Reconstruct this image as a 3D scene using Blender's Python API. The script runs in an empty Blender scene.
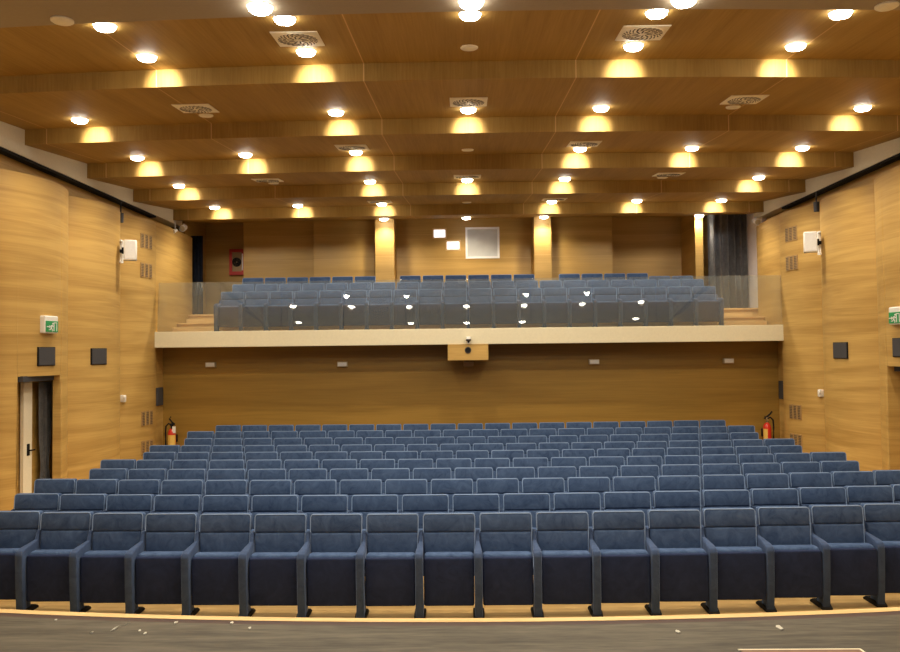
import bpy, bmesh, math, random
from mathutils import Vector, Matrix
random.seed(7)
S = bpy.context.scene
COL = S.collection
PI = math.pi
CX, CZ, F = -0.1, 2.45, 824.0          # camera x, eye height, focal length in pixels (900 wide)
VX, VY = 463.6, 353.0

def HX(px, d): return (px - VX) * d / F + CX
def HZ(px, py, d): return CZ + (VY - 0.011 * (px - 470) - py) * d / F
def crec(X, d): return 0.075 * X * X / d
def rec(X, d): return 0.124 * X * X / d   # the rows, beams and apron are laid on gentle arcs

# ------------------------------------------------------------------ object helpers
def tag(o, label=None, cat=None, group=None, kind=None):
    if label: o['label'] = label
    if cat: o['category'] = cat
    if group: o['group'] = group
    if kind: o['kind'] = kind
    return o
def empty(name, loc, rz=0, rx=0):
    o = bpy.data.objects.new(name, None); COL.objects.link(o)
    o.location = loc; o.rotation_euler = (rx, 0, rz); o.empty_display_size = 0.1
    return o
def obj(name, bm, mats, parent=None, smooth=False, loc=None, rot=None):
    me = bpy.data.meshes.new(name); bm.normal_update(); bm.to_mesh(me); bm.free()
    if not isinstance(mats, (list, tuple)): mats = [mats]
    for m in mats: me.materials.append(m)
    if smooth:
        for p in me.polygons: p.use_smooth = True
        try: me.set_sharp_from_angle(angle=math.radians(40))
        except Exception: pass
    o = bpy.data.objects.new(name, me); COL.objects.link(o)
    if parent: o.parent = parent
    if loc: o.location = loc
    if rot: o.rotation_euler = rot
    return o
def struct(name, bm, mats, **k):
    return tag(obj(name, bm, mats, **k), kind='structure')
def copy_tree(o, parent=None):
    c = o.copy(); COL.objects.link(c); c.parent = parent
    for ch in list(o.children): copy_tree(ch, c)
    return c
def box(bm, x0, x1, y0, y1, z0, z1, bev=0, seg=2, mi=0):
    r = bmesh.ops.create_cube(bm, size=1)
    vs = r['verts']
    for v in vs:
        v.co = Vector(((x0+x1)/2 + v.co.x*(x1-x0), (y0+y1)/2 + v.co.y*(y1-y0), (z0+z1)/2 + v.co.z*(z1-z0)))
    fs = {f for v in vs for f in v.link_faces}
    for f in fs: f.material_index = mi
    if bev:
        es = list({e for v in vs for e in v.link_edges})
        bmesh.ops.bevel(bm, geom=es, offset=bev, segments=seg, affect='EDGES', profile=0.5, material=mi)
    return bm
def bx(*a, **k): return box(bmesh.new(), *a, **k)
def cyl(bm, p0, p1, r0, r1=None, n=20, caps=True, mi=0):
    r1 = r0 if r1 is None else r1
    p0, p1 = Vector(p0), Vector(p1); d = (p1-p0); q = d.to_track_quat('Z', 'Y')
    rings = []
    for p, r in ((p0, r0), (p1, r1)):
        rings.append([bm.verts.new(p + q @ Vector((r*math.cos(2*PI*i/n), r*math.sin(2*PI*i/n), 0))) for i in range(n)])
    for i in range(n):
        f = bm.faces.new((rings[0][i], rings[0][(i+1) % n], rings[1][(i+1) % n], rings[1][i])); f.material_index = mi
    if caps:
        f = bm.faces.new(rings[0][::-1]); f.material_index = mi
        f = bm.faces.new(rings[1]); f.material_index = mi
    return bm
def lathe(bm, prof, n=24, mi=0, axis='Z', off=(0, 0, 0)):
    rings = []
    for r, z in prof:
        ring = []
        for i in range(n):
            a = 2*PI*i/n; c = Vector((r*math.cos(a), r*math.sin(a), z))
            if axis == 'Y': c = Vector((c.x, c.z, -c.y))
            ring.append(bm.verts.new(c + Vector(off)))
        rings.append(ring)
    for a, b in zip(rings, rings[1:]):
        for i in range(n):
            f = bm.faces.new((a[i], a[(i+1) % n], b[(i+1) % n], b[i])); f.material_index = mi
    f = bm.faces.new(rings[0][::-1]); f.material_index = mi
    f = bm.faces.new(rings[-1]); f.material_index = mi
    return bm
def prism_x(bm, prof, x0, x1, bev=0, seg=2, mi=0):
    """outline in (y, z), extruded along x"""
    a = [bm.verts.new((x0, y, z)) for y, z in prof]; b = [bm.verts.new((x1, y, z)) for y, z in prof]
    n = len(prof); fs = [bm.faces.new(a[::-1]), bm.faces.new(b)]
    for i in range(n): fs.append(bm.faces.new((a[i], a[(i+1) % n], b[(i+1) % n], b[i])))
    for f in fs: f.material_index = mi
    bmesh.ops.recalc_face_normals(bm, faces=fs)
    if bev:
        bmesh.ops.bevel(bm, geom=list({e for f in fs for e in f.edges}), offset=bev, segments=seg, affect='EDGES', profile=0.5, material=mi)
    return bm
def prism_y(bm, prof, y0, y1, mi=0):
    """outline in (x, z), extruded along y"""
    a = [bm.verts.new((x, y0, z)) for x, z in prof]; b = [bm.verts.new((x, y1, z)) for x, z in prof]
    n = len(prof); fs = [bm.faces.new(a), bm.faces.new(b[::-1])]
    for i in range(n): fs.append(bm.faces.new((a[(i+1) % n], a[i], b[i], b[(i+1) % n])))
    for f in fs: f.material_index = mi
    bmesh.ops.recalc_face_normals(bm, faces=fs)
    return bm
def tube(bm, pts, r, n=8, mi=0):
    pts = [Vector(p) for p in pts]; rings = []
    for i, p in enumerate(pts):
        d = (pts[min(i+1, len(pts)-1)] - pts[max(i-1, 0)]).normalized(); q = d.to_track_quat('Z', 'Y')
        rings.append([bm.verts.new(p + q @ Vector((r*math.cos(2*PI*k/n), r*math.sin(2*PI*k/n), 0))) for k in range(n)])
    for a, b in zip(rings, rings[1:]):
        for k in range(n):
            f = bm.faces.new((a[k], a[(k+1) % n], b[(k+1) % n], b[k])); f.material_index = mi
    bm.faces.new(rings[0][::-1]); bm.faces.new(rings[-1])
    return bm

# ------------------------------------------------------------------ materials
def newmat(name):
    m = bpy.data.materials.new(name); m.use_nodes = True
    nt = m.node_tree; b = nt.nodes['Principled BSDF']
    return m, nt, b
def plain(name, col, rough=0.5, metal=0, noise=0.0, nscale=30, spec=0.5):
    m, nt, b = newmat(name)
    b.inputs['Roughness'].default_value = rough; b.inputs['Metallic'].default_value = metal
    b.inputs['Specular IOR Level'].default_value = spec
    tc = nt.nodes.new('ShaderNodeTexCoord'); nz = nt.nodes.new('ShaderNodeTexNoise')
    nz.inputs['Scale'].default_value = nscale; nt.links.new(tc.outputs['Object'], nz.inputs['Vector'])
    cr = nt.nodes.new('ShaderNodeValToRGB')
    n = max(noise, 0.03)
    cr.color_ramp.elements[0].position = 0.3; cr.color_ramp.elements[1].position = 0.7
    cr.color_ramp.elements[0].color = (*[c*(1-n) for c in col], 1); cr.color_ramp.elements[1].color = (*[min(1, c*(1+n)) for c in col], 1)
    nt.links.new(nz.outputs['Fac'], cr.inputs[0]); nt.links.new(cr.outputs[0], b.inputs['Base Color'])
    return m
def emit(name, col, st):
    m = bpy.data.materials.new(name); m.use_nodes = True; nt = m.node_tree; nt.nodes.clear()
    e = nt.nodes.new('ShaderNodeEmission'); e.inputs[0].default_value = (*col, 1); e.inputs[1].default_value = st
    o = nt.nodes.new('ShaderNodeOutputMaterial'); nt.links.new(e.outputs[0], o.inputs[0]); return m
def wood(name, dark, light, broad, fine, rough=0.45, seam=None, wave=1.2, spec=0.4, fine_w=0.35, joint=None):
    """veneer: broad bands plus fine grain, both stretched by their own scales (object space)"""
    m, nt, b = newmat(name); N = nt.nodes; L = nt.links
    b.inputs['Roughness'].default_value = rough; b.inputs['Specular IOR Level'].default_value = spec
    tc = N.new('ShaderNodeTexCoord')
    def nz(sc, det, dist, rgh=0.5):
        mp = N.new('ShaderNodeMapping'); mp.inputs['Scale'].default_value = sc; L.new(tc.outputs['Object'], mp.inputs[0])
        t = N.new('ShaderNodeTexNoise'); t.inputs['Scale'].default_value = 1; t.inputs['Detail'].default_value = det
        t.inputs['Distortion'].default_value = dist; t.inputs['Roughness'].default_value = rgh
        L.new(mp.outputs[0], t.inputs['Vector']); return t
    a = nz(broad, 3, wave); c = nz(fine, 4, 0.2, 0.6)
    mx = N.new('ShaderNodeMix'); mx.inputs[0].default_value = fine_w
    L.new(a.outputs['Fac'], mx.inputs[2]); L.new(c.outputs['Fac'], mx.inputs[3])
    cr = N.new('ShaderNodeValToRGB'); L.new(mx.outputs[0], cr.inputs[0])
    cr.color_ramp.elements[0].position = 0.36; cr.color_ramp.elements[0].color = (*dark, 1)
    cr.color_ramp.elements[1].position = 0.62; cr.color_ramp.elements[1].color = (*light, 1)
    out = cr.outputs[0]
    for spec_ in ((seam, joint)):
        if not spec_: continue
        ax, period, phase, width, colr = spec_
        sp = N.new('ShaderNodeSeparateXYZ'); L.new(tc.outputs['Object'], sp.inputs[0])
        ad = N.new('ShaderNodeMath'); ad.operation = 'ADD'; ad.inputs[1].default_value = phase; L.new(sp.outputs[ax], ad.inputs[0])
        mo = N.new('ShaderNodeMath'); mo.operation = 'FLOORED_MODULO'; mo.inputs[1].default_value = period; L.new(ad.outputs[0], mo.inputs[0])
        lt = N.new('ShaderNodeMath'); lt.operation = 'LESS_THAN'; lt.inputs[1].default_value = width; L.new(mo.outputs[0], lt.inputs[0])
        m2 = N.new('ShaderNodeMix'); m2.data_type = 'RGBA'; L.new(lt.outputs[0], m2.inputs[0]); L.new(out, m2.inputs[6])
        m2.inputs[7].default_value = (*colr, 1); out = m2.outputs[2]
    L.new(out, b.inputs['Base Color'])
    return m
def velvet(name, c0, c1, sheen=0.6, tint=(0.45, 0.55, 0.8), rough=0.85):
    m, nt, b = newmat(name); N = nt.nodes; L = nt.links
    b.inputs['Roughness'].default_value = rough; b.inputs['Specular IOR Level'].default_value = 0.15
    b.inputs['Sheen Weight'].default_value = sheen; b.inputs['Sheen Roughness'].default_value = 0.35
    b.inputs['Sheen Tint'].default_value = (*tint, 1)
    tc = N.new('ShaderNodeTexCoord'); oi = N.new('ShaderNodeObjectInfo')
    ad = N.new('ShaderNodeVectorMath'); ad.operation = 'ADD'
    mu = N.new('ShaderNodeMath'); mu.operation = 'MULTIPLY'; mu.inputs[1].default_value = 40; L.new(oi.outputs['Random'], mu.inputs[0])
    L.new(tc.outputs['Object'], ad.inputs[0]); L.new(mu.outputs[0], ad.inputs[1])
    t = N.new('ShaderNodeTexNoise'); t.inputs['Scale'].default_value = 7; t.inputs['Detail'].default_value = 6; t.inputs['Distortion'].default_value = 1.5
    t.inputs['Roughness'].default_value = 0.65
    L.new(ad.outputs[0], t.inputs['Vector'])
    cr = N.new('ShaderNodeValToRGB'); L.new(t.outputs['Fac'], cr.inputs[0])
    cr.color_ramp.elements[0].position = 0.3; cr.color_ramp.elements[0].color = (*c0, 1)
    cr.color_ramp.elements[1].position = 0.75; cr.color_ramp.elements[1].color = (*c1, 1)
    L.new(cr.outputs[0], b.inputs['Base Color'])
    return m

M_wall = wood('oak_wall', (0.40, 0.240, 0.066), (0.57, 0.37, 0.120), (0.30, 0.30, 4.5), (1.2, 1.2, 45), rough=0.5, wave=1.1, fine_w=0.3)
M_low = wood('oak_shade_darkened_wall', (0.22, 0.122, 0.020), (0.31, 0.180, 0.034), (0.25, 0.25, 4.0), (1.2, 1.2, 60), rough=0.5, wave=0.6)  # under-balcony veneer, more orange, with the shade there darkened into its colour
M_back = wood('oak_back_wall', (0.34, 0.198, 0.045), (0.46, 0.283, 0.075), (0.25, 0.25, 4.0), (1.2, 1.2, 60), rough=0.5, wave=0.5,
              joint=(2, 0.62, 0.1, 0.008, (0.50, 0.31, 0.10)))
M_ceil = wood('oak_ceiling', (0.285, 0.168, 0.040), (0.385, 0.236, 0.062), (3.5, 0.25, 1.0), (45, 1.2, 2), rough=0.65, wave=0.4, spec=0.2, fine_w=0.5,
              seam=(0, 2.54, 1.27, 0.014, (0.60, 0.38, 0.15)))
M_floor = wood('pale_floor', (0.50, 0.31, 0.11), (0.66, 0.44, 0.18), (0.5, 6, 1), (2, 40, 2), rough=0.4)
M_trim = wood('pale_trim', (0.62, 0.40, 0.17), (0.78, 0.55, 0.27), (0.5, 6, 6), (2, 40, 40), rough=0.4)
M_stage = wood('stage_boards', (0.024, 0.020, 0.015), (0.098, 0.084, 0.064), (0.9, 9, 1), (6, 40, 2), rough=0.55, wave=1.0, fine_w=0.45,
               seam=(1, 0.9, 0.25, 0.01, (0.035, 0.025, 0.018)))
M_hatch = plain('hatch_wood', (0.20, 0.10, 0.055), 0.5, noise=0.15)
M_red = plain('dark_red_edge', (0.03, 0.004, 0.004), 0.5)
M_cream = plain('cream_fascia', (0.66, 0.60, 0.44), 0.55)
M_grey = plain('grey_beige_paint', (0.62, 0.56, 0.42), 0.6)
M_soff = plain('taupe_soffit', (0.33, 0.27, 0.19), 0.6)
M_black = plain('black_metal', (0.012, 0.012, 0.013), 0.8, spec=0.15)
M_void = plain('dark_void', (0.02, 0.018, 0.016), 0.9)
M_white = plain('white_plastic', (0.78, 0.78, 0.78), 0.4)
M_beige = plain('beige_plastic', (0.50, 0.42, 0.28), 0.5)
M_charc = plain('charcoal_grille', (0.045, 0.045, 0.055), 0.7, noise=0.3, nscale=400)
M_vent = plain('ivory_vent', (0.86, 0.80, 0.64), 0.5)
M_slot = plain('vent_slot', (0.055, 0.045, 0.04), 0.8)
M_grl = plain('brown_grille', (0.36, 0.23, 0.10), 0.6)
M_green = plain('exit_green', (0.02, 0.30, 0.10), 0.4)
M_ext = plain('extinguisher_red', (0.60, 0.03, 0.015), 0.3)
M_yel = plain('extinguisher_label', (0.75, 0.50, 0.12), 0.5)
M_cab = plain('cabinet_red', (0.48, 0.03, 0.02), 0.4)
M_chrome = plain('chrome', (0.6, 0.6, 0.6), 0.25, 1)
M_lens = emit('lamp_lens', (1.0, 0.93, 0.80), 40)
M_booth = emit('booth_light', (0.95, 0.97, 1.0), 2.2)
M_blind = plain('booth_blind', (0.5, 0.5, 0.5), 0.7, noise=0.06, nscale=4)
M_leaf = plain('pale_door_paint', (0.80, 0.74, 0.60), 0.5)
M_pale = plain('pale_plaster', (0.92, 0.86, 0.90), 0.7)
M_paper = plain('paper', (0.50, 0.48, 0.43), 0.8)
M_fab = velvet('blue_velvet', (0.024, 0.048, 0.120), (0.068, 0.112, 0.225), 0.28, (0.40, 0.55, 0.95))
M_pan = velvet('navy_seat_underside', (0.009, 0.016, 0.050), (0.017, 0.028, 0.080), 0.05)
M_arm = velvet('blue_arm_fabric', (0.026, 0.045, 0.105), (0.044, 0.072, 0.155), 0.5, (0.40, 0.55, 0.95))
M_rim = plain('pale_blue_rim_light', (0.17, 0.26, 0.46), 0.7)
M_cur = velvet('grey_curtain', (0.16, 0.16, 0.175), (0.26, 0.26, 0.275), 0.4, (0.6, 0.6, 0.7))
M_curb = velvet('dark_blue_curtain', (0.018, 0.024, 0.045), (0.035, 0.045, 0.075), 0.3)
# glass
M_glass = bpy.data.materials.new('parapet_glass'); M_glass.use_nodes = True
nt = M_glass.node_tree; nt.nodes.clear()
tr = nt.nodes.new('ShaderNodeBsdfTransparent'); tr.inputs[0].default_value = (0.90, 0.92, 0.90, 1)
gl = nt.nodes.new('ShaderNodeBsdfGlossy'); gl.inputs['Roughness'].default_value = 0.0; gl.inputs[0].default_value = (1, 1, 1, 1)
fr = nt.nodes.new('ShaderNodeFresnel'); fr.inputs[0].default_value = 1.5
mi = nt.nodes.new('ShaderNodeMixShader'); ou = nt.nodes.new('ShaderNodeOutputMaterial')
nt.links.new(fr.outputs[0], mi.inputs[0]); nt.links.new(tr.outputs[0], mi.inputs[1]); nt.links.new(gl.outputs[0], mi.inputs[2]); df = nt.nodes.new('ShaderNodeBsdfDiffuse'); df.inputs[0].default_value = (0.58, 0.62, 0.62, 1); m3 = nt.nodes.new('ShaderNodeMixShader'); m3.inputs[0].default_value = 0.075  # small grey diffuse share paints the reflection veil and film on the glass
nt.links.new(mi.outputs[0], m3.inputs[1]); nt.links.new(df.outputs[0], m3.inputs[2]); nt.links.new(m3.outputs[0], ou.inputs[0])

# ------------------------------------------------------------------ the floor, row platforms and stage
RD = [8.05, 9.0, 9.96, 10.92, 11.88, 12.84, 13.81, 14.79, 15.75, 16.70]       # row distances
RZ = [-0.02, 0.0, 0.02, 0.02, 0.02, 0.02, 0.02, 0.04, 0.075, 0.11]            # row floor heights
prof = [(3.2, -0.2), (3.2, RZ[0])]
for i in range(1, 10):
    if RZ[i] != RZ[i-1]:
        yb = RD[i] - 0.53; prof += [(yb, RZ[i-1]), (yb, RZ[i])]
prof += [(17.9, RZ[9]), (17.9, -0.2)]
struct('floor', prism_x(bmesh.new(), prof, -7.6, 7.6), M_floor)

STZ = 0.85
def apron(y_in, y_out, z0, z1, mat, name, xs=6.9, n=40, back=None):
    bm = bmesh.new(); A = []
    for i in range(n+1):
        X = -xs + 2*xs*i/n; e = 0.124*X*X/4.95
        ya = back if back is not None else y_in + e
        A.append([bm.verts.new(p) for p in ((X, ya, z1), (X, y_out+e, z1), (X, y_out+e, z0), (X, ya, z0))])
    for a, b in zip(A, A[1:]):
        for k in range(4): bm.faces.new((a[k], b[k], b[(k+1) % 4], a[(k+1) % 4]))
    bm.faces.new(A[0][::-1]); bm.faces.new(A[-1])
    bmesh.ops.recalc_face_normals(bm, faces=bm.faces[:])
    return struct(name, bm, mat)
apron(0, 4.89, -0.2, STZ, M_stage, 'floor', back=-2.5)
apron(4.89, 4.952, -0.2, STZ, M_red, 'trim_1')
apron(4.952, 5.02, -0.2, STZ+0.002, M_trim, 'trim_2')

# cable covers on the floor in front of two pillars
for X, dr in ((-0.505, 'left'), (0.63, 'right')):
    bm = bmesh.new(); prism_y(bm, [(X-.025, RZ[0]), (X+.025, RZ[0]), (X+.017, RZ[0]+.03), (X-.017, RZ[0]+.03)], 7.0, 7.66)
    tag(obj('floor_strip', bm, M_trim), 'pale wooden strip on the floor by a front row pillar, %s one of the two' % dr, 'floor strip')

# ------------------------------------------------------------------ ceiling
FACES = [  # distance, top, bottom (above the eye)
    (9.75, 3.485, 3.27), (11.95, 3.44, 3.21), (14.05, 3.40, 3.145), (16.1, 3.345, 3.105), (18.4, 3.335, 3.095)]
def strip(p0, p1, name, mat, extra=None, xs=6.76, n=36):
    """ceiling board: front edge p0=(d, h), rear edge p1, then the beam face down to extra"""
    bm = bmesh.new(); rows = []
    pts = [p0, p1] + ([extra] if extra else [])
    for i in range(n+1):
        X = -xs + 2*xs*i/n; r = []
        for d, h in pts: r.append(bm.verts.new((X, d + crec(X, d), CZ+h)))
        for d, h in pts[::-1]: r.append(bm.verts.new((X, d + crec(X, d) + 0.02, CZ+h+0.06)))
        rows.append(r)
    k = len(rows[0])
    for a, b in zip(rows, rows[1:]):
        for j in range(k): bm.faces.new((a[j], b[j], b[(j+1) % k], a[(j+1) % k]))
    bm.faces.new(rows[0][::-1]); bm.faces.new(rows[-1])
    bmesh.ops.recalc_face_normals(bm, faces=bm.faces[:])
    return struct(name, bm, mat)
prev = (7.3, 3.30)
for i, (d, t, b_) in enumerate(FACES):
    strip(prev, (d, t), 'ceiling', M_ceil, (d, b_)); prev = (d, b_)
strip(prev, (21.9, 3.56), 'ceiling', M_ceil)
# taupe soffit over the apron
bm = bmesh.new(); R = []
for i in range(31):
    X = -7.4 + 14.8*i/30; e = min(0.22, 0.07*X*X/7.3)
    R.append([bm.verts.new(p) for p in ((X, -1.0, CZ+3.05), (X, 7.27+e, CZ+3.05), (X, 7.27+e, CZ+3.6), (X, -1.0, CZ+3.6))])
for a, b in zip(R, R[1:]):
    for j in range(4): bm.faces.new((a[j], b[j], b[(j+1) % 4], a[(j+1) % 4]))
bm.faces.new(R[0][::-1]); bm.faces.new(R[-1]); bmesh.ops.recalc_face_normals(bm, faces=bm.faces[:])
struct('ceiling', bm, M_soff)
# closing slab above everything
struct('ceiling', bx(-7.8, 7.8, -1, 22.2, CZ+3.82, CZ+3.9), M_void)

# ------------------------------------------------------------------ side walls
def wall_panel(side, y0, y1, X0, X1, bulge, z0, z1, name, door=None, n=28, gap=0.010):
    dd = 0.12 if side < 0 else 0.22
    """convex veneer panel between two seams; door=(ya, yb, ztop)"""
    bm = bmesh.new(); P = []
    ys = [y0+gap + (y1-y0-2*gap)*i/n for i in range(n+1)]
    if door: ys = sorted(set([y for y in ys if min(abs(y-door[0]), abs(y-door[1])) > 0.03] + [door[0], door[1]]))
    def X(y):
        t = (y-y0)/(y1-y0); return X0 + (X1-X0)*t - bulge*(1-abs(2*t-1)**2.0)**0.85
    def quad(a, b, c, d): bm.faces.new([bm.verts.new(p) for p in (a, b, c, d)])
    for ya, yb in zip(ys, ys[1:]):
        xa, xb = side*X(ya), side*X(yb)
        zb = door[2] if door and ya >= door[0]-1e-4 and yb <= door[1]+1e-4 else z0
        quad((xa, ya, zb), (xb, yb, zb), (xb, yb, z1), (xa, ya, z1))
        xo = side*7.2
        quad((xa, ya, z1), (xb, yb, z1), (xo, yb, z1), (xo, ya, z1))
        if zb != z0: quad((xa, ya, zb), (xb, yb, zb), (side*(X(yb)+dd), yb, zb), (side*(X(ya)+dd), ya, zb))
    # returns at the seams and at the door jambs
    for y, za in ((ys[0], z0), (ys[-1], z0)):
        quad((side*X(y), y, za), (side*7.2, y, za), (side*7.2, y, z1), (side*X(y), y, z1))
    if door:
        for y in door[:2]:
            quad((side*X(y), y, z0), (side*(X(y)+dd), y, z0), (side*(X(y)+dd), y, door[2]), (side*X(y), y, door[2]))
    bmesh.ops.remove_doubles(bm, verts=bm.verts[:], dist=1e-4)
    bmesh.ops.recalc_face_normals(bm, faces=bm.faces[:])
    o = struct(name, bm, M_wall, smooth=True)
    return X
WT = CZ + 2.75
XW = {}
SEAM = [1.45, 3.5, 5.55, 7.6, 9.68, 11.75, 13.82, 15.9]
for side, nm in ((-1, 'wall_left'), (1, 'wall_right')):
    for a, b in zip(SEAM, SEAM[1:]):
        door = (12.02, 13.0, 2.17) if a == 11.75 else None
        fx = wall_panel(side, a, b, 6.83, 6.83, 0.33, -0.02, WT, nm, door)
        XW[round(a, 2)] = fx
    XW['p3'] = wall_panel(side, 15.9, 17.2, 6.83, 6.57 if side < 0 else 6.50, 0.14, -0.02, CZ+2.80, nm)
    end = 19.7 if side < 0 else 19.05
    XW['p4'] = wall_panel(side, 17.22, end, 6.60, 6.62 if side < 0 else 6.68, 0.06, 2.9, CZ+2.84, nm)
    # plain wall under the balcony, and the recessed flat wall that shows above the panels
    struct(nm, bx(min(side*6.6, side*7.2), max(side*6.6, side*7.2), 17.2, 17.72, -0.05, 2.7), M_wall)
    struct(nm, bx(min(side*6.92, side*7.2), max(side*6.92, side*7.2), 0.5, 19.06, -0.05, CZ+3.02), M_wall)
    # painted bulkhead and black track
    struct('trim_3', bx(min(side*6.69, side*7.2), max(side*6.69, side*7.2), 0.5, 19.2, CZ+3.03, CZ+3.6), M_grey)
    struct('trim_4', bx(min(side*6.71, side*6.86), max(side*6.71, side*6.86), 0.5, 17.6, CZ+2.99, CZ+3.03), M_black)
    struct(nm, bx(min(side*7.6, side*7.7), max(side*7.6, side*7.7), -1, 22, -0.05, 6.2), M_void)

# ------------------------------------------------------------------ walls at the back
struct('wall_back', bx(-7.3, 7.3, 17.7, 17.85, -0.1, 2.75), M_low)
# balcony: slab with cream fascia, wooden tiers
BZ = [2.97, 3.19, 3.42]; BD = [18.1, 19.0, 19.88]
bm = bmesh.new(); box(bm, -6.63, 6.54, 17.05, 17.17, 2.625, 2.955, bev=0.008)
struct('balcony_fascia', bm, M_cream)
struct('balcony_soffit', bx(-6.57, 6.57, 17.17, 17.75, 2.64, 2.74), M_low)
tier = prism_x(bmesh.new(), [(17.17, 2.74), (17.17, BZ[0]-.02), (18.45, BZ[0]-.02), (18.45, BZ[1]), (19.35, BZ[1]), (19.35, BZ[2]), (22.0, BZ[2]), (22.0, 2.74)], -7.1, 7.1)
struct('balcony_floor', tier, M_floor)
for (yy, zz) in ((18.43, BZ[1]), (19.33, BZ[2])):
    struct('trim_5', bx(-6.9, 6.9, yy-.03, yy+.02, zz-.03, zz+.004), M_trim)
# intermediate aisle steps at both ends
for side in (-1, 1):
    for yy, zz in ((18.15, (BZ[0]+BZ[1])/2), (19.05, (BZ[1]+BZ[2])/2)):
        bm = bmesh.new(); x0, x1 = sorted((side*5.62, side*6.55)); box(bm, x0, x1, yy, yy+.32, zz-.11, zz, bev=.008)
        tag(obj('aisle_step', bm, M_trim), 'pale wooden half step in the %s balcony aisle, %s one' % ('left' if side < 0 else 'right', 'lower' if yy < 18.5 else 'upper'), 'step')
# back wall bays behind the balcony
def bay(x0, x1, y, y1=22.0, z1=CZ+3.78, name='wall_back', mat=M_back):
    struct(name, bx(x0, x1, y, y1, 2.9, z1, bev=0.006, seg=1), mat)
bay(-7.2, -5.72, 21.6); bay(-5.72, -3.92, 20.95); bay(-3.90, -2.30, 20.82)
bay(2.12, 3.68, 20.82); bay(3.68, 5.66, 21.6)
bay(5.62, 5.82, 20.3, 21.7)
bay(5.82, 7.6, 21.3)
struct('wall_back', bx(-7.6, -6.8, 19.7, 20.1, 2.9, CZ+3.78), M_back)
for x0, x1 in ((-2.28, -1.80), (1.67, 2.10)):
    struct('column', bx(x0, x1, 20.4, 21.2, BZ[2], CZ+3.78, bev=0.008), M_back)

# central bay with three booth openings cut in: assemble from pieces
def opening(px0, px1, py0, py1, d=20.98):
    return (HX(px0, d), HX(px1, d), HZ((px0+px1)/2, py1, d), HZ((px0+px1)/2, py0, d))
W = [opening(433.5, 447.5, 228, 238.5), opening(446.5, 461.5, 240, 250.5), opening(466.5, 500.5, 227, 258.5)]
xs = sorted({-1.82, 1.69} | {w[0] for w in W} | {w[1] for w in W}); zs = sorted({2.9, CZ+3.78} | {w[2] for w in W} | {w[3] for w in W})
bm = bmesh.new()
for xa, xb in zip(xs, xs[1:]):
    for za, zb in zip(zs, zs[1:]):
        xm, zm = (xa+xb)/2, (za+zb)/2
        if any(w[0] < xm < w[1] and w[2] < zm < w[3] for w in W): continue
        box(bm, xa, xb, 20.98, 21.3, za, zb)
bmesh.ops.remove_doubles(bm, verts=bm.verts[:], dist=1e-5)
struct('wall_back', bm, M_back)
struct('wall_back', bx(-1.9, 1.8, 21.32, 21.4, 2.9, CZ+3.78), M_void)
for i, w in enumerate(W):
    fr_ = empty('window_%d' % (i+1), ((w[0]+w[1])/2, 20.98, w[2])); tag(fr_, kind='structure')
    hw, h = (w[1]-w[0])/2, w[3]-w[2]; t = 0.035 if i < 2 else 0.05
    bm = bmesh.new()
    for a in ((-hw, hw, h-t, h), (-hw, hw, 0, t), (-hw, -hw+t, t, h-t), (hw-t, hw, t, h-t)): box(bm, a[0], a[1], -0.015, 0.08, a[2], a[3])
    obj('window_frame', bm, M_trim if i < 2 else M_white, fr_)
    obj('window_pane' if i < 2 else 'window_blind', bx(-hw+t, hw-t, 0.05, 0.07, t, h-t), M_booth if i < 2 else M_blind, fr_)

# ------------------------------------------------------------------ curtains
def curtain(name, x0, x1, y, z0, z1, folds, amp, mat, flare=0.0, along='X', gather=None, rnd=0):
    bm = bmesh.new(); nx, nz = folds*10, 24; G = []
    for j in range(nz+1):
        v = j/nz; z = z0 + (z1-z0)*v; row = []
        g = 1.0
        if gather:
            gz, gw = gather; g = 1 - gw*math.exp(-((z-gz)/0.28)**2)
        for i in range(nx+1):
            u = i/nx
            a = amp*(0.7+0.3*math.sin(u*11+rnd))*(1.0 - 0.25*v)
            ph = 2*PI*folds*u + 0.8*math.sin(5*u+rnd) + 0.15*math.sin(v*4+u*9)
            w = (x0+x1)/2 + ((x1-x0)*(u-0.5) + flare*(1-v)*u)*g
            row.append((w, y + a*math.sin(ph)*g, z))
        G.append([bm.verts.new(p if along == 'X' else (p[1], p[0], p[2])) for p in row])
    for a, b in zip(G, G[1:]):
        for i in range(nx): bm.faces.new((a[i], a[i+1], b[i+1], b[i]))
    r = bmesh.ops.solidify(bm, geom=bm.faces[:], thickness=0.006)
    return obj(name, bm, mat, smooth=True)
c = curtain('curtain', 5.88, 6.80, 20.05, BZ[2]+.01, CZ+3.42, 6, 0.13, M_cur, flare=0.0, rnd=1)
tag(c, 'long dark grey pleated curtain at the right end of the balcony', 'curtain')
c = curtain('curtain', -6.86, -6.56, 20.3, BZ[2]+.01, CZ+2.98, 3, 0.03, M_curb, rnd=3)
tag(c, 'narrow dark blue curtain at the left end of the balcony', 'curtain')
# pale reveal at the right end of the balcony
struct('wall_right', bx(6.83, 7.2, 19.07, 20.6, 2.9, CZ+3.78), M_pale)
struct('wall_left', bx(-7.2, -6.9, 19.7, 21.6, 2.9, CZ+3.78), M_back)

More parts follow.
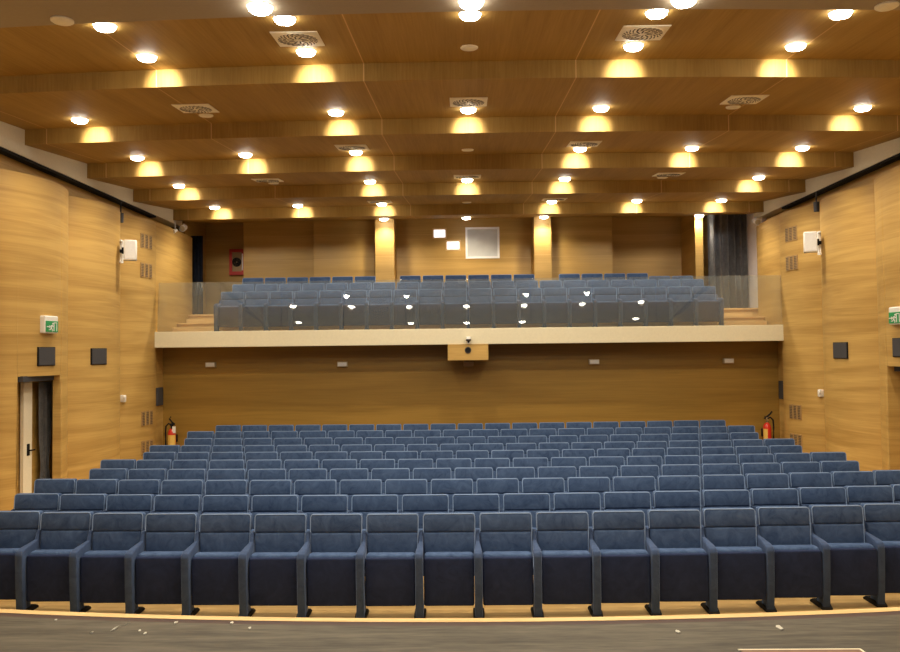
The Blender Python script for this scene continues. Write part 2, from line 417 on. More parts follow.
# side doorways: lining, lintel, door leaf, curtain
for side in (-1, 1):
    nm = 'door_1' if side < 0 else 'door_2'
    d0 = empty(nm, (side*6.9, 12.5, 0.02)); tag(d0, kind='structure')
    s = -side     # local x towards the hall
    def sx(a, b): return min(side*a, side*b), max(side*a, side*b)
    x0, x1 = sx(-0.30, 0.01); obj('lintel', bx(x0, x1, -0.44, 0.47, 2.07, 2.155), M_charc, d0)
    ya, yb = (0.02, 0.27) if side < 0 else (0.35, 1.05)
    x0, x1 = sx(-0.06, -0.01); lf = obj('door_leaf', bx(x0, x1, ya, yb, 0.0, 2.05), M_leaf if side < 0 else M_charc, d0)
    hb = bmesh.new(); x0, x1 = sx(-0.075, -0.055); box(hb, x0, x1, ya+.10, ya+.16, 0.92, 1.10); tube(hb, [(side*-0.07, ya+.13, 1.0), (side*-0.11, ya+.13, 1.0), (side*-0.11, ya+.24, 1.0)], 0.012)
    obj('door_handle', hb, M_black, lf)
    x0, x1 = sx(-0.02, 0.015); obj('door_backing', bx(x0, x1, 0.27, 1.1, 0.0, 2.08), M_back if side < 0 else M_void, d0)
c = curtain('curtain', 12.86, 13.28, -6.80, 0.03, 2.06, 4, 0.032, M_cur, along='Y', gather=(0.75, 0.35), rnd=2)
tag(c, 'grey tied curtain hanging in the left side doorway', 'curtain')
c = curtain('curtain', 13.15, 13.60, 6.78, 0.03, 2.06, 5, 0.03, M_cur, along='Y', rnd=4)
tag(c, 'dark curtain hanging in the right side doorway', 'curtain')

# ------------------------------------------------------------------ theatre seats
def seat_parts():
    root = empty('theatre_seat', (0, 0, 0))
    def slab(z0, z1, w0, w1, mat, name, th=0.085, bev=0.022):
        """reclined rounded slab"""
        bm = bmesh.new(); box(bm, -w1/2, w1/2, 0, th, z0, z1, bev=bev, seg=3)
        for v in bm.verts:
            t = (v.co.z-z0)/(z1-z0); v.co.x *= (w0 + (w1-w0)*t)/w1
            v.co.y += 0.13*(v.co.z-0.88)
        return obj(name, bm, mat, root, smooth=True)
    slab(0.40, 0.740, 0.47, 0.50, M_fab, 'backrest')
    slab(0.735, 0.91, 0.50, 0.505, M_fab, 'headrest', th=0.09)
    bm = bmesh.new()
    pts = [(-0.249, 0.745), (-0.249, 0.885), (-0.240, 0.902), (-0.225, 0.908), (0.225, 0.908), (0.240, 0.902), (0.249, 0.885), (0.249, 0.745), (0.240, 0.52)]
    tube(bm, [(x, 0.006+0.13*(z-0.88), z) for x, z in pts], 0.0055, 6)
    obj('rim_highlight', bm, M_rim, root, smooth=True)  # pale tube stands in for the light catching the velvet edges
    bm = bmesh.new(); box(bm, -0.235, 0.235, -0.27, -0.13, 0.125, 0.585, bev=0.035, seg=3)
    cu = obj('seat_cushion', bm, M_fab, root, smooth=True)
    bm = bmesh.new(); box(bm, -0.235, 0.235, -0.305, -0.255, 0.115, 0.562, bev=0.018, seg=3)
    obj('seat_underside', bm, M_pan, root, smooth=True)
    return root
ARM = [(-0.345, 0.0), (-0.365, 0.30), (-0.375, 0.575), (-0.355, 0.612), (-0.30, 0.628), (-0.04, 0.655), (0.00, 0.735), (0.07, 0.745), (0.085, 0.70), (0.06, 0.45), (-0.12, 0.36), (-0.20, 0.12), (-0.20, 0.0)]
def arm_bm(x):
    bm = prism_x(bmesh.new(), ARM, x-0.037, x+0.037, bev=0.012, seg=2)
    for v in bm.verts:
        if v.co.y > -0.13: v.co.x = x + (v.co.x-x)*0.5
    return bm
def foot_bm(x):
    bm = bmesh.new(); prism_x(bm, [(-0.36, 0), (-0.36, 0.02), (-0.30, 0.05), (-0.14, 0.05), (-0.08, 0.02), (-0.08, 0)], x-0.052, x+0.052, bev=0.005, seg=1); return bm
proto = seat_parts()
arm_l = obj('armrest', arm_bm(-0.275), M_arm, proto, smooth=True)
obj('foot', foot_bm(-0.275), M_black, arm_l)
arm_r_mesh = arm_bm(0.275); foot_r_mesh = foot_bm(0.275)
tmpa = obj('armrest', arm_r_mesh, M_arm, proto, smooth=True); obj('foot', foot_r_mesh, M_black, tmpa)
proto_end = copy_tree(proto); proto_end.name = 'theatre_seat'
for o in list(tmpa.children) + [tmpa]: bpy.data.objects.remove(o)   # plain seat: only its left pillar
used = {'n': False, 'e': False}
ORD = ['', 'first', 'second', 'third', 'fourth', 'fifth', 'sixth', 'seventh', 'eighth', 'ninth', 'tenth', 'eleventh', 'twelfth', 'thirteenth', 'fourteenth', 'fifteenth', 'sixteenth', 'seventeenth', 'eighteenth', 'nineteenth', 'twentieth']
def place_seat(x, y, z, last, label, group, sz=1.0):
    k = 'e' if last else 'n'; src = proto_end if last else proto
    if not used[k]: o = src; used[k] = True
    else: o = copy_tree(src)
    o.location = (x, y, z); o.scale = (1, 1, sz)
    tag(o, label, 'seat', group); return o
ROWN = ['front', 'second', 'third', 'fourth', 'fifth', 'sixth', 'seventh', 'eighth', 'ninth', 'rearmost']
for r in range(10):
    n = 18 if r == 0 else (20 if r % 2 == 0 else 19)
    if r == 9: n = 19
    if r in (8,): n = 20
    if r in (7,): n = 19
    for i in range(n):
        X = (i - (n-1)/2)*0.55 + 0.012
        y = RD[r] + rec(X, RD[r]) + 0.013*X
        if i == n-1 and r == 0: lab = 'blue velvet folded seat in the front row by the stage, last one on the right'
        elif i <= (n-1)//2: lab = 'blue velvet seat in the %s row of the main floor, %s from the left end' % (ROWN[r], ORD[i+1])
        else: lab = 'blue velvet seat in the %s row of the main floor, %s from the right end' % (ROWN[r], ORD[n-i])
        place_seat(X, y, RZ[r], i == n-1, lab, 'main floor theatre seats')
BN = ['front', 'middle', 'back']
for r in range(3):
    ks = [k for k in range(20)]
    if r == 2: ks = [k for k in ks if k not in (6, 13)]
    for k in ks:
        X = (k-9.5)*0.55
        last = (k == 19) or (r == 2 and k in (5, 12))
        sz = 0.92 if (r == 2 and k >= 18) else 1.0
        if r == 2:
            if k < 6: lab = 'blue balcony seat in the back tier left of the columns, %s from its left end' % ORD[k+1]
            elif k < 13: lab = 'blue balcony seat in the back tier between the columns, %s from its left end' % ORD[k-6]
            else: lab = 'blue balcony seat in the back tier right of the columns, %s from its left end' % ORD[k-13]
        elif k < 10: lab = 'blue balcony seat in the %s tier behind the glass, %s from the left end' % (BN[r], ORD[k+1])
        else: lab = 'blue balcony seat in the %s tier behind the glass, %s from the right end' % (BN[r], ORD[20-k])
        place_seat(X, BD[r] + rec(X, BD[r])*0.7 + 0.008*X, BZ[r] - (0.02 if r == 0 else 0), last, lab, 'balcony theatre seats', sz)

# ------------------------------------------------------------------ glass parapet
for k in range(10):
    x0 = -6.50 + 1.30*k; o = bx(x0+.004, x0+1.296, -0.005, 0.005, 0, 1.04)
    g = obj('glass_panel', o, M_glass, loc=(0.0, 17.10, 2.958), rot=(math.radians(-5.7), 0, 0))
    side = ('%s from the left' % ORD[k+1]) if k < 5 else ('%s from the right' % ORD[10-k])
    tag(g, 'clear glass parapet panel on the cream balcony edge, %s' % side, 'glass panel', 'balcony glass panels')

# ------------------------------------------------------------------ downlights, vents, sensors
SP = 1.85
def panel_h(row, y):        # ceiling height above the eye on panel `row` at distance y (row 0 = taupe soffit)
    if row == 0: return 3.05
    segs = [((7.3, 3.30), (9.75, 3.485)), ((9.75, 3.27), (11.95, 3.44)), ((11.95, 3.21), (14.05, 3.40)), ((14.05, 3.145), (16.1, 3.345)), ((16.1, 3.105), (18.4, 3.335)), ((18.4, 3.095), (21.9, 3.56))]
    a, b = segs[row-1]; t = (y-a[0])/(b[0]-a[0]); return a[1] + (b[1]-a[1])*t
def panel_tilt(row):
    if row == 0: return 0
    return [0.0754, 0.0771, 0.0902, 0.0972, 0.0996, 0.132][row-1]
def make_downlight():
    t = empty('downlight', (0, 0, 0))
    bm = bmesh.new(); lathe(bm, [(0.095, 0.0), (0.118, 0.0), (0.118, -0.004), (0.108, -0.008), (0.095, -0.008)], 28); obj('trim_ring', bm, M_white, t, smooth=True)
    bm = bmesh.new(); lathe(bm, [(0.100, 0.0), (0.103, -0.012), (0.100, -0.030), (0.082, -0.048), (0.048, -0.058), (0.01, -0.061)], 28); obj('lamp_lens', bm, M_lens, t, smooth=True)
    return t
LIGHT_W = 92
spot_data = {}
def spot(pw):
    if pw not in spot_data:
        l = bpy.data.lights.new('downlight_beam', 'SPOT'); l.energy = pw; l.color = (1.0, 0.86, 0.62)
        l.spot_size = math.radians(146); l.spot_blend = 0.9; l.shadow_soft_size = 0.05; spot_data[pw] = l
    return spot_data[pw]
dl = make_downlight(); first = True
wash_data = bpy.data.lights.new('reflector_lobe', 'SPOT'); wash_data.energy = 130; wash_data.color = (1.0, 0.94, 0.84)
wash_data.spot_size = math.radians(58); wash_data.spot_blend = 1.0; wash_data.shadow_soft_size = 0.04
def add_light(row, X, y, label, pw=LIGHT_W, g='ceiling downlights', wash=False):
    global first
    yy = y + crec(X, y)
    o = dl if first else copy_tree(dl); first = False
    o.location = (X, yy, CZ + panel_h(row, y)); o.rotation_euler = (panel_tilt(row), 0, 0)
    tag(o, label, 'ceiling light', g)
    s = bpy.data.objects.new('bulb', spot(pw)); COL.objects.link(s); s.parent = o; s.location = (0, 0, -0.09)
    if wash:
        s = bpy.data.objects.new('reflector_lobe', wash_data); COL.objects.link(s); s.parent = o; s.location = (0, 0.03, -0.085)
        s.rotation_euler = Vector((0, 0.6, -0.12)).to_track_quat('-Z', 'Y').to_euler()
POS = {3: 'leftmost', 2: 'second from the left', 1: 'left of centre'}
LR = [(0, 7.06, (-3, -1, 0, 1, 3), 'in the taupe soffit nearest the stage', 'taupe soffit'),
      (1, 8.06, (-3, -2, -1, 0, 1, 2, 3), 'midway on the first wooden ceiling bay', 'b'),
      (1, 9.18, (-2, -1, 1, 2), 'just before the first wooden beam', 'c'),
      (2, 11.38, (-3, -1, 0, 1, 3), 'just before the second wooden beam', 'd'),
      (3, 13.48, (-3, -2, -1, 1, 2, 3), 'just before the third wooden beam', 'e'),
      (4, 15.53, (-3, -1, 0, 1, 3), 'just before the fourth wooden beam', 'f'),
      (5, 17.83, (-3, -2, -1, 1, 2, 3), 'just before the fifth wooden beam', 'g')]
for row, y, ks, lab, _ in LR:
    n = len(ks)
    for i, k in enumerate(ks):
        if k == 0: w = 'the middle one'
        elif k < 0: w = '%s from the left' % ORD[i+1]
        else: w = '%s from the right' % ORD[n-i]
        add_light(row, k*SP, y, 'bright round downlight %s, %s' % (lab, w), wash='just before' in lab)
for X, y_, w in ((-2.8, 5.0, 'left one'), (0.0, 5.0, 'middle one'), (2.8, 5.0, 'right one')):
    add_light(0, X, y_, 'unseen downlight added over the stage apron, ' + w, LIGHT_W*1.3)  # extra lamps out of view, added to light the stage foreground
for X, w, pw in ((-2.02, 'above the left column', 30), (0.0, 'above the booth window', 34), (1.89, 'above the right column', 30), (5.70, 'above the pier beside the grey curtain', 26)):
    add_light(6, X, 20.05, 'small bright downlight at the back of the balcony, ' + w, pw)
    
def make_vent():
    t = empty('ceiling_vent', (0, 0, 0))
    bm = bmesh.new(); box(bm, -0.25, 0.25, -0.25, 0.25, -0.012, 0.0, bev=0.004, seg=1); lathe(bm, [(0.225, -0.012), (0.222, -0.018), (0.02, -0.020)], 36)
    obj('vent_plate', bm, M_vent, t)
    bm = bmesh.new()
    for ring, (ra, rb, n) in enumerate(((0.045, 0.115, 10), (0.125, 0.165, 18), (0.173, 0.212, 24))):
        for i in range(n):
            a = 2*PI*(i+0.5*ring)/n; tw = 0.22
            c1, s1 = math.cos(a), math.sin(a); c2, s2 = math.cos(a+tw), math.sin(a+tw); w = 0.008
            p = [(ra*c1+w*s1, ra*s1-w*c1), (rb*c2+w*s2, rb*s2-w*c2), (rb*c2-w*s2, rb*s2+w*c2), (ra*c1-w*s1, ra*s1+w*c1)]
            vs = [bm.verts.new((x, y_, -0.0215)) for x, y_ in p] + [bm.verts.new((x, y_, -0.018)) for x, y_ in p]
            for q in ((0, 1, 2, 3), (4, 7, 6, 5), (0, 4, 5, 1), (1, 5, 6, 2), (2, 6, 7, 3), (3, 7, 4, 0)): bm.faces.new([vs[j] for j in q])
    bmesh.ops.recalc_face_normals(bm, faces=bm.faces[:])
    obj('swirl_slots', bm, M_slot, t)
    return t
vt = make_vent(); firstv = True
VR = [(1, 8.72, (-1, 1), 'first'), (2, 10.93, (-2, 0, 2), 'second'), (3, 13.02, (-1, 1), 'third'), (4, 15.05, (-2, 0, 2), 'fourth'), (5, 17.35, (-1, 1), 'fifth')]
for row, y, ks, nm in VR:
    for k in ks:
        o = vt if firstv else copy_tree(vt); firstv = False
        X = k*SP; o.location = (X, y + crec(X, y), CZ + panel_h(row, y)); o.rotation_euler = (panel_tilt(row), 0, 0)
        tag(o, 'square ivory swirl vent in front of the %s wooden beam, %s' % (nm, {-2: 'left one', -1: 'left one', 0: 'middle one', 1: 'right one', 2: 'right one'}[k]), 'vent', 'ceiling swirl vents')
bm = bmesh.new(); lathe(bm, [(0.10, 0), (0.10, -0.012), (0.085, -0.022), (0.02, -0.024)], 24)
sd = None
for row, y, k, w in ((0, 7.16, -2, 'at the left of the taupe soffit'), (0, 7.16, 2, 'at the right of the taupe soffit'), (1, 9.18, 0, 'at the centre before the first beam'), (2, 11.38, -2, 'before the second beam on the left'), (2, 11.38, 2, 'before the second beam on the right'),
                     (3, 13.48, 0, 'at the centre before the third beam'), (4, 15.53, -2, 'before the fourth beam on the left'), (4, 15.53, 2, 'before the fourth beam on the right'), (5, 17.83, 0, 'at the centre before the fifth beam')):
    if sd is None: o = sd = obj('ceiling_disc', bm, M_vent, smooth=True)
    else: o = sd.copy(); COL.objects.link(o)
    X = k*SP; o.location = (X, y + crec(X, y), CZ+panel_h(row, y)); o.rotation_euler = (panel_tilt(row), 0, 0)
    tag(o, 'small flat ivory ceiling disc ' + w, 'ceiling disc', 'ceiling discs')

# ------------------------------------------------------------------ things on the side walls
def on_wall(side, y):
    """point on the panel surface and the rotation that turns local -y towards the hall"""
    for a, b in zip(SEAM, SEAM[1:]):
        if a <= y < b: fx = XW[round(a, 2)]; break
    else: fx = XW['p3']
    if 15.9 <= y < 17.2: fx = p3x if side < 0 else (lambda q: p3x(q, 0.33))
    e = 0.02; dx = (fx(y+e)-fx(y-e))/(2*e)          # d|X|/dy
    x = side*fx(y)
    # outward-to-hall normal
    n = Vector((-side, dx, 0)).normalized()
    rz = math.atan2(n.x, -n.y)
    return x, rz
def p3x(y, k=0.26):
    t = (y-15.9)/1.3; return 6.83 - k*t - 0.14*(1-abs(2*t-1)**2)**0.85
for side, sn in ((-1, 'left'), (1, 'right')):
    for y, w in ((12.56, 'over the %s doorway' % sn), (14.45 if side < 0 else 14.6, 'beyond the %s doorway' % sn)):
        x, rz = on_wall(side, y); px = VX + F*(x-CX)/y; py = {(-1, 0): 357, (-1, 1): 357, (1, 0): 348, (1, 1): 351}[(side, int(y > 13.5))]
        z = HZ(px, py, y); o = empty('wall_speaker', (x, y, z-.14), rz)
        obj('cabinet', bx(-.21, .21, -.012, .06, 0, .29, bev=.004), M_black, o)
        obj('grille', bx(-.20, .20, -.020, -.010, .01, .28, bev=.004, seg=1), M_charc, o)
        tag(o, 'dark grey square speaker on the wood wall ' + w, 'speaker', 'flush wall speakers')
    # exit sign
    y = 12.58; x, rz = on_wall(side, y); px = VX + F*(x-CX)/y
    z = HZ(px, 325 if side < 0 else 316.5, y) - .13
    o = empty('exit_sign', (x, y, z), rz)
    obj('housing', bx(-.17, .17, -.075, .05, 0, .27, bev=.02, seg=3), M_white, o)
    obj('green_panel', bx(-.155, .155, -.083, -.070, .02, .19, bev=.003, seg=1), M_green, o)
    bm = bmesh.new(); Y0, Y1 = -.089, -.082
    # door outline and running figure
    for a in ((.03, .045, .035, .17), (.03, .115, .158, .17), (.103, .115, .035, .17)): box(bm, a[0], a[1], Y0, Y1, a[2], a[3])
    def limb(p, q, w):
        p, q = Vector(p), Vector(q); d = (q-p).normalized(); nrm = Vector((-d.y, d.x))*w
        prism_y(bm, [tuple(p+nrm), tuple(p-nrm), tuple(q-nrm), tuple(q+nrm)], Y0, Y1)
    limb((-.005, .125), (-.03, .085), .011); limb((-.03, .085), (.0, .055), .007); limb((.0, .055), (-.005, .03), .006)
    limb((-.03, .085), (-.055, .055), .007); limb((-.055, .055), (-.09, .055), .006)
    limb((-.005, .122), (.025, .10), .006); limb((-.01, .122), (-.045, .115), .006); limb((-.045, .115), (-.055, .09), .005)
    cyl(bm, (.008, Y0, .148), (.008, Y1, .148), .014, n=14)
    limb((-.14, .10), (-.085, .10), .007); prism_y(bm, [(-.085, .125), (-.085, .075), (-.062, .10)], Y0, Y1)
    obj('pictogram', bm, M_white, o)
    tag(o, 'white and green running figure exit sign above the %s doorway' % sn, 'exit sign', 'exit signs')
    # small sensor at seam
    y = 16.0; x = side*(p3x(16.0)-.01); px = VX+F*(x-CX)/y; z = HZ(px, 399 if side < 0 else 393, y)
    bm = bmesh.new(); box(bm, x-.05, x+.05, y-.05, y+.03, z-.07, z+.07, bev=.015, seg=3); cyl(bm, (x-side*.03, y-.03, z+.02), (x-side*.065, y-.07, z+.02), .022)
    tag(obj('motion_sensor', bm, M_white, smooth=True), 'tiny white sensor on the %s wall seam' % sn, 'sensor')
    # white loudspeaker on a bracket
    y = 15.5; x = side*6.60; pyc = 251 if side < 0 else 244; px = VX+F*(x-CX)/y; z = HZ(px, pyc, y)
    o = empty('bracket_speaker', (x, y, z))
    s = -side
    bm = bmesh.new(); x0, x1 = sorted((s*-.05, s*.05)); box(bm, x0, x1, -.03, .02, -.22, .22, bev=.008); box(bm, x0, x1, -.10, -.03, -.22, -.19); box(bm, x0, x1, -.10, -.03, .19, .22)
    obj('bracket', bm, M_white, o)
    bm = bmesh.new(); x0, x1 = sorted((s*.02, s*.14)); box(bm, x0, s*.16 if s > 0 else x1, -.12, -.08, -.03, .03) if s > 0 else box(bm, s*.16, x1, -.12, -.08, -.03, .03); cyl(bm, (s*.08, -.10, -.05), (s*.08, -.10, .07), .02)
    obj('swivel_arm', bm, M_black, o)
    bm = bmesh.new(); box(bm, -.115, .115, -.10, .10, -.19, .19, bev=.02, seg=3)
    c_ = obj('cabinet', bm, M_white, o, smooth=True, loc=(s*.255, -.17, 0), rot=(0, 0, s*0.35))
    bm = bmesh.new(); box(bm, -.095, .095, -.106, -.098, -.17, .17, bev=.004, seg=1); obj('front_grille', bm, M_white, c_)
    tag(o, 'white boxy loudspeaker on a bracket, %s wall' % sn, 'speaker', 'white bracket speakers')
    # perforated grilles
    for y, zc, pw in (([(16.62, 240.5, 'upper'), (16.62, 270, 'second'), (16.66, 418.5, 'third'), (16.66, 448, 'lowest')]) if side < 0 else
                      ([(16.62, 234.5, 'upper'), (16.62, 263.5, 'second'), (16.62, 411.5, 'third'), (16.62, 440.5, 'lowest')])):
        x, rz = on_wall(side, y); px = VX+F*(x-CX)/y; z = HZ(px, zc, y)
        o = empty('wall_grille', (x, y, z), rz)
        wd = .155 if side < 0 else .135
        for j in (-1, 0, 1):
            bm = bmesh.new(); box(bm, j*wd-.056, j*wd+.056, -.012, .03, -.145, .145, bev=.002, seg=1)
            pn = obj('grille_panel', bm, M_grl, o)
            bm = bmesh.new()
            for q in range(3):
                for w_ in range(8): box(bm, j*wd-.038+q*.028, j*wd-.020+q*.028, -.015, -.010, -.125+w_*.032, -.108+w_*.032)
            obj('perforations', bm, M_slot, pn)
        tag(o, '%s brown three-slot grille on the %s wall beside the balcony edge' % (pw, sn), 'vent', 'perforated wall grilles')
    # thin speaker seen edge-on in the corner under the balcony
    x = side*6.6; px = VX+F*(x-CX)/17.4; z = HZ(px, 397 if side < 0 else 390, 17.4)
    x0, x1 = sorted((side*6.56, side*6.61))
    bm = bmesh.new(); box(bm, x0, x1, 17.3, 17.62, z-.19, z+.19, bev=.008); tag(obj('wall_speaker', bm, M_charc), 'slim dark speaker seen edge-on in the %s corner under the balcony' % sn, 'speaker')
    # white spotlights under the bulkhead end
    ds, px, py = (17.9, 181, 226) if side < 0 else (17.9, 757, 221)
    cands = [(182, 227, 18.8), (173, 230, 18.3)] if side < 0 else [(757, 222, 18.8)]
    for j, (px, py, d) in enumerate(cands):
        X = HX(px, d); Z = HZ(px, py, d); o = empty('spotlight', (X, d, Z))
        R_ = .075 if j == 0 else .045
        bm = bmesh.new(); cyl(bm, (0, -.10, -.03), (0, .08, .03), R_, R_*.85, n=20); obj('lamp_body', bm, M_white, o, smooth=True)
        bm = bmesh.new(); cyl(bm, (0, -.106, -.032), (0, -.098, -.029), R_*.8, n=20); obj('lamp_glass', bm, M_beige, o)
        bm = bmesh.new(); tube(bm, [(0, 0, 0), (0, .02, R_+.03), (0, .02, CZ+3.03-Z)], .012); obj('bracket', bm, M_white, o)
        tag(o, ('%s white spotlight hanging under the painted bulkhead at the %s balcony end' % ('larger' if j == 0 else 'smaller', sn)) if side < 0 else 'small white spotlight hanging under the painted bulkhead at the right balcony end', 'spotlight')
    # dark fitting hanging at the track
    d = 15.6; px = 118 if side < 0 else 817; X = HX(px, d); Z = HZ(px, 217 if side < 0 else 208, d)
    bm = bmesh.new(); cyl(bm, (X, d, Z-.08), (X, d, Z+.10), .05, .055); cyl(bm, (X, d, Z+.10), (X, d, CZ+2.96), .015)
    tag(obj('track_spotlight', bm, M_charc, smooth=True), 'small dark cylindrical fitting under the black track on the %s' % sn, 'spotlight')

# ------------------------------------------------------------------ things under and on the balcony
for i, (px, py) in enumerate(((209.5, 365), (342, 364.5), (593, 362), (726, 361))):
    d = 17.68; X, Z = HX(px, d), HZ(px, py, d); o = empty('emergency_light', (X, d, Z))
    obj('housing', bx(-.11, .11, -.06, .04, -.055, .055, bev=.012), M_beige, o)
    obj('diffuser', bx(-.095, .095, -.068, -.055, -.04, .04, bev=.004), M_white, o)
    tag(o, 'small beige emergency light on the wood wall under the balcony, %s from the left' % ORD[i+1 if i < 2 else i+2], 'emergency light', 'under balcony emergency lights')
d = 17.68; X, Z = HX(468, d), HZ(468, 364, d); o = empty('emergency_light', (X, d, Z))
obj('housing', bx(-.11, .11, -.06, .04, -.055, .055, bev=.012), M_grl, o)  # brown instead of beige puts the shade under the box into the colour
tag(o, 'shaded brownish emergency light directly below the wooden projector box', 'emergency light', 'under balcony emergency lights')
# wooden box under the fascia with round lens hole
d = 17.02; x0, x1 = HX(447.5, d), HX(488, d); o = empty('projection_box', ((x0+x1)/2, 17.0, HZ(468, 360.5, d)))
h = 2.625 - o.location.z; w2 = (x1-x0)/2
obj('box_body', bx(-w2, w2, 0.0, .5, 0, h, bev=.004, seg=1), M_wall, o)
bm = bmesh.new(); cyl(bm, (0, -.012, h-.12), (0, .02, h-.12), .068, n=28); obj('lens_bezel', bm, M_slot, o)
bm = bmesh.new(); cyl(bm, (0, -.016, h-.12), (0, -.008, h-.12), .050, n=28); obj('lens', bm, M_black, o)
tag(o, 'light wooden box with a round black hole hung under the balcony front', 'box')
# small camera on fascia
X, Z = HX(468.3, 17.0), HZ(468, 340, 17.0); o = empty('security_camera', (X, 17.05, Z))
obj('housing', bx(-.045, .045, -.14, 0.0, -.005, .065, bev=.01), M_white, o)
obj('lens_hood', bx(-.05, .05, -.15, -.02, -.02, .012, bev=.004), M_black, o)
bm = bmesh.new(); cyl(bm, (0, -.10, -.045), (0, -.02, -.045), .035, n=18); obj('mount', bm, M_white, o)
bm = bmesh.new(); cyl(bm, (0, -.107, -.045), (0, -.098, -.045), .02, n=14); obj('lens', bm, M_black, o)
tag(o, 'tiny white and black camera on the middle of the cream balcony edge', 'camera')

# fire extinguishers
def extinguisher(px, pyt, d, flip, label):
    X = HX(px, d); zt = HZ(px, pyt, d)      # top of cylinder
    o = empty('fire_extinguisher', (X, d, zt-.55))
    bm = bmesh.new(); lathe(bm, [(.05, 0), (.078, .015), (.082, .05), (.082, .44), (.07, .50), (.035, .545), (.02, .55)], 28); obj('cylinder', bm, M_ext, o, smooth=True)
    bm = bmesh.new()
    a0, a1 = (PI*1.15, PI*1.95) if flip < 0 else (PI*1.02, PI*1.42)
    n = 12; ra = .084; R0 = []
    for i in range(n+1):
        a = a0+(a1-a0)*i/n; R0.append([bm.verts.new((rr*math.cos(a), rr*math.sin(a), zz)) for rr, zz in ((ra, .10), (ra, .42), (ra-.004, .42), (ra-.004, .10))])
    for p, q in zip(R0, R0[1:]):
        for k in range(4): bm.faces.new((p[k], q[k], q[(k+1) % 4], p[(k+1) % 4]))
    obj('label_band', bm, M_yel, o, smooth=True)
    bm = bmesh.new(); cyl(bm, (0, 0, .54), (0, 0, .62), .022); box(bm, -.03, .03, -.03, .03, .60, .66, bev=.005); obj('valve', bm, M_chrome if flip > 0 else M_black, o)
    bm = bmesh.new(); tube(bm, [(-.05, 0, .66), (0, 0, .67), (.07*1, 0, .73), (.11, 0, .78)] if flip > 0 else [(.06, 0, .64), (0, 0, .69), (-.05, 0, .76), (-.02, 0, .80)], .018); tube(bm, [(-.06*flip, 0, .63), (.0, 0, .65), (.06, 0, .66)], .012); obj('handle', bm, M_black, o, smooth=True)
    s = flip; bm = bmesh.new(); tube(bm, [(0, -.02, .63), (s*.06, -.03, .66), (s*.12, -.02, .60), (s*.135, 0, .45), (s*.13, 0, .2), (s*.10, 0, .06)], .017); cyl(bm, (s*.10, 0, .10), (s*.09, 0, -.02), .02, .035); obj('hose', bm, M_black, o, smooth=True)
    bm = bmesh.new(); box(bm, -.03, .03, .07, 17.7-d, .25, .40); obj('wall_bracket', bm, M_black, o)
    if flip < 0:
        bm = bmesh.new(); box(bm, .03, .10, -.06, -.05, .46, .60); obj('inspection_tag', bm, M_white, o)
    tag(o, label, 'fire extinguisher')
extinguisher(170, 429, 17.42, -1, 'red fire extinguisher with a big yellow label in the left corner under balcony')
extinguisher(763, 422, 17.42, 1, 'red fire extinguisher with a narrow yellow stripe in the right corner under balcony')

# fire cabinet on the balcony
d = 21.58; X, Z = HX(236.5, d), HZ(236, 262, d); o = empty('fire_cabinet', (X, d, Z-.34))
bm = bmesh.new()
for a in ((-.19, .19, .60, .68), (-.19, .19, 0, .09), (-.19, -.12, .09, .60), (.14, .19, .09, .60)): box(bm, a[0], a[1], -.10, .02, a[2], a[3])
obj('cabinet_frame', bm, M_cab, o)
obj('glass_front', bx(-.12, .14, -.05, -.03, .09, .60), M_grl, o)
bm = bmesh.new()
for r_ in (.11, .085, .06, .035):
    tube(bm, [(.0+r_*math.cos(a), -.07, .34+r_*math.sin(a)) for a in [PI*k/10 for k in range(0, 21)]], .011, 6)
obj('hose_reel', bm, M_black, o)
bm = bmesh.new(); box(bm, .145, .175, -.11, -.10, .12, .56); obj('white_strip', bm, M_white, o)
tag(o, 'red fire hose cabinet on the recessed balcony wall at left', 'fire cabinet')

def stage_d(px, py):
    return (CZ-STZ)/math.tan(math.atan((py + 0.011*(px-470) - 326)/F) - math.atan(27.0/F))
# paper scraps and hatch on the stage
def scrap(px, py, s, label, curl=False):
    d = stage_d(px, py); X = HX(px, d)
    bm = bmesh.new()
    if curl:
        pts = [(HX(a, d), stage_d(a, b)) for a, b in ((115.5, 633), (116.5, 630.5), (119.5, 629), (122, 627.5), (123.5, 626.5))]
        T, B = [], []
        for i, (x, y) in enumerate(pts):
            hh = STZ + .002 + .006*math.sin(i*1.3)**2
            T.append((bm.verts.new((x-.008, y-.012, hh+.001)), bm.verts.new((x+.008, y+.012, hh+.006)), bm.verts.new((x+.008, y+.012, hh-.001)), bm.verts.new((x-.008, y-.012, hh-.001))))
        for a, b in zip(T, T[1:]):
            for k in range(4): bm.faces.new((a[k], b[k], b[(k+1) % 4], a[(k+1) % 4]))
        bm.faces.new(T[0]); bm.faces.new(T[-1][::-1])
    else:
        n = 7; top = [bm.verts.new((X + s*math.cos(2*PI*i/n)*random.uniform(.6, 1.3), d + s*2.2*math.sin(2*PI*i/n)*random.uniform(.6, 1.2), STZ+.003+random.uniform(0, .005))) for i in range(n)]
        bot = [bm.verts.new((v.co.x, v.co.y, STZ+.0005)) for v in top]
        bm.faces.new(top); bm.faces.new(bot[::-1])
        for i in range(n): bm.faces.new((top[i], bot[i], bot[(i+1) % n], top[(i+1) % n]))
    tag(obj('paper_scrap', bm, M_paper), label, 'scrap', 'scraps on the stage floor')
scrap(119, 629, .01, 'long curled white paper shaving at the left of the stage floor', True)
scrap(90, 635, .008, 'tiny pale scrap left of the curled shaving')
scrap(138, 633, .009, 'tiny pale scrap just right of the curled shaving')
scrap(143, 636, .009, 'tiny pale scrap nearest the picture bottom right of the shaving')
scrap(174, 625, .010, 'pale scrap below the fourth front pillar from the left')
scrap(230, 625, .010, 'pale scrap close to the stage edge at left of centre')
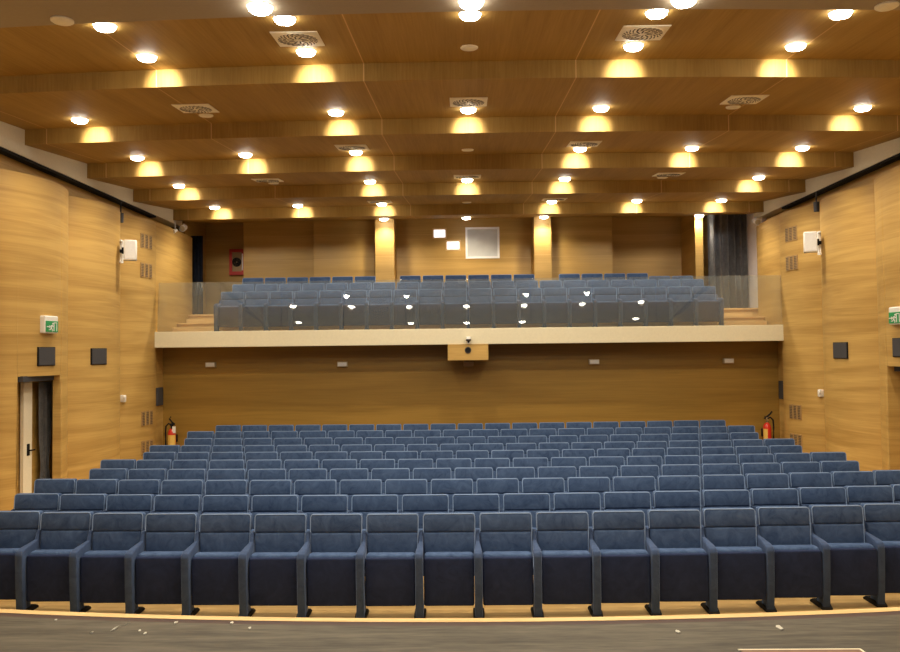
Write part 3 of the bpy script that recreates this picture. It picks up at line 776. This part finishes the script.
scrap(248, 630, .008, 'round pale scrap furthest right on the left half of stage')
scrap(54, 622.5, .008, 'pale scrap nearest the stage edge at far left')
scrap(671, 631, .014, 'grey brown flake on the right half of the stage')
scrap(770, 626.5, .016, 'pale torn flake at the far right of the stage')
o = empty('stage_hatch', (0, 0, STZ)); 
def SPt(px, py):
    d = stage_d(px, py); return (HX(px, d), d)
a, b = SPt(733, 650.5), SPt(846, 646.5)
yb_ = (a[1]+b[1])/2
bm = box(bmesh.new(), a[0], b[0], yb_-1.0, yb_, -.01, .003); obj('hatch_panel', bm, M_hatch, o)
bm = bmesh.new(); box(bm, a[0]-.01, b[0]+.01, yb_, yb_+.012, -.01, .004); box(bm, b[0], b[0]+.012, yb_-1.0, yb_, -.01, .004)
obj('hatch_edging', bm, M_vent, o)
tag(o, 'reddish brown hatch with a pale edge let into the stage floor', 'hatch')

# ------------------------------------------------------------------ world as soft fill light, camera
w = bpy.data.worlds.new('hall_air'); S.world = w; w.use_nodes = True
w.node_tree.nodes['Background'].inputs[0].default_value = (0.85, 0.88, 1.0, 1); w.node_tree.nodes['Background'].inputs[1].default_value = 0.25

cam = bpy.data.cameras.new('camera'); co = bpy.data.objects.new('camera', cam); COL.objects.link(co); S.camera = co
cam.sensor_width = 36; cam.sensor_fit = 'HORIZONTAL'; cam.lens = 36*F/900; cam.clip_start = 0.05; cam.clip_end = 100
yaw = math.atan(13.6/F); pitch = math.atan(27.0/F)
co.location = (CX, 0, CZ)
co.matrix_world = Matrix.Translation((CX, 0, CZ)) @ Matrix.Rotation(yaw, 4, 'Z') @ Matrix.Rotation(PI/2+pitch, 4, 'X') @ Matrix.Rotation(-math.radians(0.63), 4, 'Z')

S.view_settings.view_transform = 'Standard'; S.view_settings.look = 'None'; S.view_settings.gamma = 1; S.view_settings.exposure = 0.0
S.view_settings.use_curve_mapping = False
S.cycles.max_bounces = 8; S.cycles.diffuse_bounces = 4; S.cycles.transparent_max_bounces = 16; S.cycles.sample_clamp_indirect = 6
S.cycles.use_denoising = True
